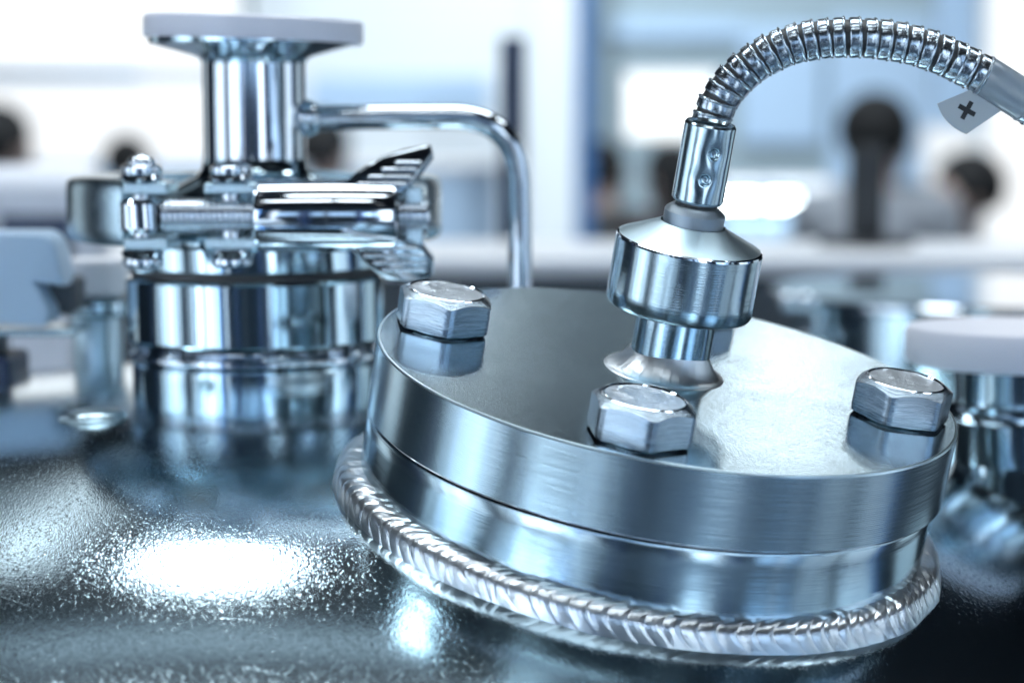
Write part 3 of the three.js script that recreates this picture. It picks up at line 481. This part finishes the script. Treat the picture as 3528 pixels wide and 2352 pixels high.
// ---------------------------------------------------------------- right: capped nozzle and manway neck behind
{
  const x = 0.1345, z = -0.6, y = domeY(x, z), t = thing('capped_nozzle', 'steel nozzle with broad ring on the dome at the right edge', 'nozzle', [x, y, z]);
  part('foot', revolve([[20, -12], [20, -3], [18.6, 2], [17, 6], [16.2, 9]], 96, 0.8), M.polish, t);
  part('lower_tube', revolve([[16.2, 9], [16.2, 20]], 96), M.polish, t);
  part('clamp_ring', revolve([[16.2, 20], [18.6, 20.4], [19.2, 21.4], [19.2, 23.6], [18.4, 24.6], [16.4, 25]], 96, 0.6), M.chrome, t);
  part('upper_tube', revolve([[16.4, 25], [16.2, 27], [16.2, 34], [24, 34.6], [26, 35]], 96, 0.5), M.polish, t);
  const c = thing('protective_cap', 'thick milky plastic cap on the nozzle at the right edge', 'cap', [x, y + 35.1 * mm, z]);
  part('disc', revolve([[0.001, 0], [27.5, 0], [29, 0.8], [29.4, 2], [29.4, 8.6], [28.6, 10], [0.001, 10.4]], 96, 0.6), M.cap, c);
}
{
  const x = 0.238, z = -1.08, y = 0, top = Y(664, 1.08), H = (top - y) / mm, t = thing('steel_tank', 'slim upright steel tank with bright rim behind the cover plate at the right', 'tank', [x, y, z]); t.scale.set(1.14, 1, 1.14);
  part('wall', revolve([[70, 2], [92, 12], [92, H * 0.5], [92, H - 4]], 128), M.neck, t);
  part('rim', revolve([[92, H - 5], [97, H - 4.6], [98.4, H - 3.4], [98.4, H - 1.2], [97.4, H], [92, H + 0.4], [70, H + 0.6], [0.001, H + 1.2]], 128, 0.5), M.chrome, t);
  const lug = new THREE.Group(); lug.name = 'clamp_lug'; lug.position.set(-93 * mm, (H - 12) * mm, 38 * mm); t.add(lug);
  part('fork', merge([box(-7 * mm, 9 * mm, 6 * mm, 9 * mm, -5 * mm, 5 * mm, 0.8 * mm), box(-7 * mm, 9 * mm, -9 * mm, -6 * mm, -5 * mm, 5 * mm, 0.8 * mm), box(6 * mm, 9 * mm, -6 * mm, 6 * mm, -5 * mm, 5 * mm)]), M.cast, lug);
  for (const yy of [11, -7.5]) for (const xx of [-5, 2]) { const b = part('pin_head', new THREE.SphereGeometry(3.4 * mm, 20, 14), M.chrome, lug); b.position.set(xx * mm, yy * mm, 3 * mm); }
}
// ---------------------------------------------------------------- left edge: valve actuator box, small fitting, control panel
{
  const z = -0.64, x0 = X(-60, 0.64), y0 = Y(735, 0.64), t = thing('actuator_box', 'pale blue grey rounded box at the left edge', 'actuator', [x0, domeY(x0, z), z]);
  const L = (px, py) => [X(px, 0.64) - x0, Y(py, 0.64) - t.position.y];
  const [ax, ay] = L(-160, 742), [bx, by] = L(158, 538), [cx, cy] = L(128, 742);
  const s = new THREE.Shape(); s.moveTo(ax, ay + 0.004); s.lineTo(cx - 0.002, ay + 0.002); s.quadraticCurveTo(cx, ay + 0.002, cx, ay + 0.005); s.lineTo(bx - 0.008, ay + 0.014); s.lineTo(bx, by - 0.012); s.lineTo(bx - 0.002, by - 0.003); s.quadraticCurveTo(bx - 0.003, by, bx - 0.006, by); s.lineTo(ax, by); s.closePath();
  part('cover', creased(new THREE.ExtrudeGeometry(s, { depth: 0.016, bevelEnabled: true, bevelSize: 0.0015, bevelThickness: 0.0015, bevelSegments: 3 }), 0.6), M.blueGrey, t);
  const [dx, dy] = L(112, 718), [ex, ey] = L(180, 634);
  part('switch_block', box(dx, ex, dy, ey, -0.01, 0.006, 0.002), M.darkGrey, t);
  const [gx, gy] = L(-160, 762), [hx, hy] = L(185, 746);
  part('bracket', box(gx, hx, gy, hy, -0.012, 0.014, 0.001), M.cast, t);
  part('stem', new THREE.CylinderGeometry(0.011, 0.012, gy + 0.02, 40).translate(gx * 0.2, (gy - 0.02) / 2, 0), M.darkGrey, t);
  part('mount_block', box(-0.014, 0.012, -0.01, gy * 0.55, -0.014, 0.014, 0.002), M.navy, t);
}
{
  const z = -0.668, x = X(222, 0.67), y = domeY(x, z), t = thing('small_fitting', 'small steel fitting with white cap left of the nozzle', 'fitting', [x, y, z]);
  const top = (Y(592, 0.67) - y) / mm;
  part('stem', revolve([[7.4, -4], [7.4, top * 0.42], [7.0, top * 0.45]], 64), M.shell, t);
  part('hex_ring', revolve([[7.0, top * 0.45], [9.4, top * 0.47], [9.6, top * 0.5], [9.6, top * 0.6], [9.2, top * 0.63], [7, top * 0.65]], 64, 0.5), M.polish, t);
  part('cap', revolve([[7, top * 0.66], [8.6, top * 0.68], [9, top * 0.72], [9, top * 0.97], [8.4, top], [0.001, top]], 64, 0.5), M.whiteP, t);
  const fz = -0.54, fx = X(232, 0.55), f = thing('clamp_foot', 'small bright rounded steel pad on the dome beside the nozzle foot', 'pad', [fx, domeY(fx, fz), fz]);
  part('pad', revolve([[0.001, 1.8], [5.4, 1.7], [6.6, 1.2], [7.2, 0.1], [9.2, -0.2], [9.6, -1.2]], 64, 0.9), M.shell, f);
}
{
  const D = 1.25, t = thing('control_panel', 'white framed control panel with navy front at the left edge', 'control panel', [X(40, D), 0, -D - 0.05]);
  const x0 = X(-140, D) - X(40, D), x1 = X(200, D) - X(40, D), y0 = Y(640, D), y1 = Y(385, D);
  part('frame', box(x0, x1, y0 - 0.02, y1, -0.04, 0, 0.018), M.whiteP, t);
  part('screen', box(x0 + 0.022, x1 - 0.018, y0, y1 - 0.028, -0.002, 0.003, 0.002), M.navy, t);
  part('post', box(-0.02, 0.02, 0, y0 - 0.021, -0.04, 0, 0.004), M.whiteP, t);
}
// ---------------------------------------------------------------- counter behind the vessel, black display stand
{
  const D = 1.6, t = thing('long_counter', 'long white counter running across behind the vessel', 'counter', [0, 0, -D - 0.25]);
  const top = Y(588, D);
  part('top_slab', box(X(-900, D), X(3300, D), top - 0.014, top, 0.05, 0.25, 0.004), M.table, t);
  part('apron', box(X(-850, D), X(3250, D), 0, top - 0.015, 0.08, 0.22, 0.004), M.darkGrey, t);
  const D2 = 1.72, s = thing('display_stand', 'black display stand with round foot on the counter at the right', 'stand', [X(1990, D2), top, -D2]);
  part('foot', revolve([[0.001, 6], [30, 6], [36, 4], [38, 0.2], [0.001, 0.2]], 64, 0.6), M.black, s);
  part('post', box(-0.0135, 0.0135, 0.006, Y(335, D2) - top, -0.006, 0.006, 0.003), M.black, s);
}
// ---------------------------------------------------------------- visitors, far off
function surfaceNet(sdf, min, max, cell) {
  const n = [0, 1, 2].map(k => Math.ceil((max[k] - min[k]) / cell) + 1), [nx, ny, nz] = n, F = new Float32Array(nx * ny * nz);
  for (let k = 0, i = 0; k < nz; k++) for (let j = 0; j < ny; j++) for (let h = 0; h < nx; h++, i++) F[i] = sdf(min[0] + h * cell, min[1] + j * cell, min[2] + k * cell);
  const id = new Int32Array(F.length).fill(-1), pos = [], idx = [], at = (x, y, z) => x + nx * (y + ny * z);
  for (let z = 0; z < nz - 1; z++) for (let y = 0; y < ny - 1; y++) for (let x = 0; x < nx - 1; x++) {
    let c = 0, sx = 0, sy = 0, sz = 0; const v = [];
    for (let k = 0; k < 8; k++) v.push(F[at(x + (k & 1), y + (k >> 1 & 1), z + (k >> 2))]);
    for (const [a, b] of [[0, 1], [2, 3], [4, 5], [6, 7], [0, 2], [1, 3], [4, 6], [5, 7], [0, 4], [1, 5], [2, 6], [3, 7]]) if ((v[a] < 0) !== (v[b] < 0)) { const t = v[a] / (v[a] - v[b]); const A = [a & 1, a >> 1 & 1, a >> 2], B = [b & 1, b >> 1 & 1, b >> 2]; sx += A[0] + (B[0] - A[0]) * t; sy += A[1] + (B[1] - A[1]) * t; sz += A[2] + (B[2] - A[2]) * t; c++; }
    if (c) { id[at(x, y, z)] = pos.length / 3; pos.push(min[0] + (x + sx / c) * cell, min[1] + (y + sy / c) * cell, min[2] + (z + sz / c) * cell); }
  }
  const quad = (a, b, c, d, flip) => flip ? idx.push(a, c, b, a, d, c) : idx.push(a, b, c, a, c, d);
  for (let z = 1; z < nz - 1; z++) for (let y = 1; y < ny - 1; y++) for (let x = 1; x < nx - 1; x++) {
    const f = F[at(x, y, z)] < 0;
    if (f !== F[at(x + 1, y, z)] < 0) quad(id[at(x, y - 1, z - 1)], id[at(x, y, z - 1)], id[at(x, y, z)], id[at(x, y - 1, z)], !f);
    if (f !== F[at(x, y + 1, z)] < 0) quad(id[at(x - 1, y, z - 1)], id[at(x - 1, y, z)], id[at(x, y, z)], id[at(x, y, z - 1)], !f);
    if (f !== F[at(x, y, z + 1)] < 0) quad(id[at(x - 1, y - 1, z)], id[at(x, y - 1, z)], id[at(x, y, z)], id[at(x - 1, y, z)], !f);
  }
  const g = new THREE.BufferGeometry(); g.setAttribute('position', new THREE.Float32BufferAttribute(pos, 3)); g.setIndex(idx); g.computeVertexNormals(); return g;
}
function capsules(list, k = 0.035) {
  return (x, y, z) => {
    let d = 1e3;
    for (const [ax, ay, az, ra, bx, by, bz, rb] of list) {
      const ux = bx - ax, uy = by - ay, uz = bz - az, l = ux * ux + uy * uy + uz * uz; let t = l ? ((x - ax) * ux + (y - ay) * uy + (z - az) * uz) / l : 0; t = t < 0 ? 0 : t > 1 ? 1 : t;
      const e = Math.hypot(x - ax - ux * t, y - ay - uy * t, z - az - uz * t) - (ra + (rb - ra) * t);
      const m = Math.max(0, k - Math.abs(d - e)) / k; d = Math.min(d, e) - m * m * k * 0.25;
    }
    return d;
  };
}
const FIG = (() => {   // a seated figure, hips at the seat (y 0.47), facing +z, forearms forward on a table edge
  const torso = [[-0.07, 0.57, 0, 0.11, 0.07, 0.57, 0, 0.11], [0, 0.6, 0, 0.12, 0, 0.85, 0.02, 0.125], [-0.08, 0.92, 0.02, 0.09, 0.08, 0.92, 0.02, 0.09], [-0.15, 0.99, 0.01, 0.062, 0.15, 0.99, 0.01, 0.062]];
  const arm = s => [[0.19 * s, 0.98, 0.01, 0.056, 0.235 * s, 0.74, 0.06, 0.045], [0.235 * s, 0.74, 0.06, 0.045, 0.15 * s, 0.73, 0.27, 0.03]];
  const hand = s => { const w = [0.15 * s, 0.73, 0.28], o = [[...w, 0.03, 0.135 * s, 0.725, 0.35, 0.032]]; for (let i = 0; i < 4; i++) { const x = (0.165 - i * 0.021) * s, l = [0.05, 0.066, 0.07, 0.062][i]; o.push([x, 0.727, 0.355, 0.0095, x - 0.004 * s, 0.722, 0.355 + l * 0.6, 0.009], [x - 0.004 * s, 0.722, 0.355 + l * 0.6, 0.009, x - 0.006 * s, 0.708, 0.355 + l, 0.008]); } o.push([0.115 * s, 0.725, 0.315, 0.012, 0.09 * s, 0.72, 0.35, 0.0095], [0.09 * s, 0.72, 0.35, 0.0095, 0.088 * s, 0.715, 0.378, 0.0085]); return o; };
  const leg = s => [[0.09 * s, 0.54, 0.02, 0.088, 0.11 * s, 0.52, 0.42, 0.062], [0.11 * s, 0.52, 0.42, 0.06, 0.11 * s, 0.1, 0.4, 0.042]], foot = s => [[0.11 * s, 0.045, 0.37, 0.044, 0.12 * s, 0.035, 0.55, 0.034]];
  const neck = [[0, 1.0, 0.01, 0.056, 0, 1.12, 0.02, 0.052]];
  const head = [[0, 1.215, 0.0, 0.088, 0, 1.19, 0.03, 0.08], [0, 1.15, 0.045, 0.06, 0, 1.115, 0.065, 0.038]];
  const face = [[0, 1.185, 0.105, 0.012, 0, 1.158, 0.122, 0.015], [-0.02, 1.118, 0.098, 0.011, 0.02, 1.118, 0.098, 0.011], [-0.085, 1.185, 0.01, 0.016, -0.088, 1.16, 0.012, 0.012], [0.085, 1.185, 0.01, 0.016, 0.088, 1.16, 0.012, 0.012], [-0.045, 1.208, 0.088, 0.014, -0.02, 1.206, 0.098, 0.012], [0.045, 1.208, 0.088, 0.014, 0.02, 1.206, 0.098, 0.012]];
  const all = [...torso, ...arm(1), ...arm(-1), ...leg(1), ...leg(-1), ...foot(1), ...foot(-1), ...neck];
  const fb = capsules(all), body = surfaceNet(fb, [-0.36, -0.02, -0.2], [0.36, 1.12, 0.66], 0.02);
  const fh = capsules([...neck, ...head]), ff = capsules(face, 0.012), sm = (a, b, k) => { const m = Math.max(0, k - Math.abs(a - b)) / k; return Math.min(a, b) - m * m * k * 0.25; };
  const skinHead = surfaceNet((x, y, z) => sm(fh(x, y, z), ff(x, y, z), 0.015), [-0.13, 1.02, -0.13], [0.13, 1.34, 0.17], 0.007);
  const hands = [1, -1].map(s => { const f = capsules(hand(s), 0.006); return surfaceNet(f, s > 0 ? [0.05, 0.66, 0.22] : [-0.21, 0.66, 0.22], s > 0 ? [0.21, 0.79, 0.46] : [-0.05, 0.79, 0.46], 0.005); });
  const skin = mergeGeometries([body, skinHead, ...hands]);
  const ft = capsules([...torso, ...arm(1), ...arm(-1)]);
  const shirt = surfaceNet((x, y, z) => Math.max(ft(x, y, z) - 0.014, 0.53 - y, z - 0.255, y - 1.06), [-0.36, 0.5, -0.22], [0.36, 1.12, 0.3], 0.017);
  const fl = capsules([[-0.07, 0.57, 0, 0.11, 0.07, 0.57, 0, 0.11], ...leg(1), ...leg(-1)]);
  const trousers = surfaceNet((x, y, z) => Math.max(fl(x, y, z) - 0.012, 0.1 - y, y - 0.6), [-0.28, 0.06, -0.2], [0.28, 0.66, 0.56], 0.018);
  const fs = capsules([...foot(1), ...foot(-1)]), shoes = surfaceNet((x, y, z) => fs(x, y, z) - 0.009, [-0.22, -0.04, 0.28], [0.22, 0.14, 0.64], 0.012);
  const hairOf = long => surfaceNet((x, y, z) => { const a = Math.hypot(x / 1.0, (y - 1.225) / 1.05, (z + 0.002) / 1.08) - 0.106; const cut = Math.max(z - 0.055 - (y - 1.2) * 0.55, 1.15 - y); let d = Math.max(a, cut); if (long) d = Math.min(d, Math.max(Math.hypot(x / 1.15, (z + 0.045) / 0.75) - 0.085, y - 1.22, 0.95 - y)); return d; }, [-0.15, 0.9, -0.17], [0.15, 1.36, 0.16], 0.009);
  return { skin, shirt, trousers, shoes, hair: [hairOf(false), hairOf(true)] };
})();
function visitor(px, py, D, turn, long, shirt, label, who) {     // py: bearing of the head centre
  const headY = Y(py, D), lift = headY - 1.2, x = X(px, D);
  const t = thing('person', label, 'person', [x, lift, -D]); t.rotation.y = turn;
  const b = part('body', FIG.skin, M.skin, t);
  part('top', FIG.shirt, matte('cloth', ...shirt, 0.85), t); part('trousers', FIG.trousers, M.darkGrey, t); part('shoes', FIG.shoes, M.black, t); part('hair', FIG.hair[long], M.hair, t);
  const s = thing('stool', 'plain dark stool under the person ' + who, 'stool', [x, 0, -D]); s.rotation.y = turn;
  const seat = 0.45 + lift;
  part('seat', box(-0.18, 0.18, seat - 0.04, seat, -0.18, 0.18, 0.012), M.darkGrey, s);
  for (const [a, c] of [[1, 1], [1, -1], [-1, 1], [-1, -1]]) part('leg', box(a * 0.15 - 0.012, a * 0.15 + 0.012, 0, seat - 0.041, c * 0.15 - 0.012, c * 0.15 + 0.012), M.black, s);
  if (lift > 0.06) { part('footrest', box(-0.15, 0.15, lift - 0.03, lift - 0.012, 0.3, 0.56, 0.004), M.black, s); part('footrest_arm', box(-0.02, 0.02, lift - 0.06, lift - 0.031, 0.0, 0.5), M.black, s); }
}
visitor(1380, 395, 9.4, 2.3, 0, [0.07, 0.075, 0.08], 'person with short dark hair in a grey top, left of the sensor', 'left of the sensor');
visitor(1540, 402, 9.2, -2.4, 1, [0.06, 0.05, 0.055], 'person with long dark hair directly behind the sensor sleeve', 'behind the sensor sleeve');
visitor(2008, 318, 6.4, 2.6, 0, [0.3, 0.33, 0.38], 'person with round black hair under the arched hose', 'under the arched hose');
visitor(2225, 445, 6.9, -1.4, 0, [0.012, 0.02, 0.05], 'person with navy jacket at the right edge', 'in the navy jacket');
visitor(738, 345, 8.2, 2.5, 0, [0.3, 0.36, 0.48], 'person with dark hair half hidden by the tall pipe', 'half hidden by the tall pipe');
visitor(293, 378, 10.0, 2.9, 0, [0.25, 0.35, 0.5], 'person with dark hair far behind the clamp pin', 'far behind the clamp pin');
visitor(0, 330, 7.4, 2.4, 0, [0.08, 0.1, 0.13], 'person with dark hair and dark top cut by the left edge', 'cut by the left edge');

renderer.render(scene, camera);
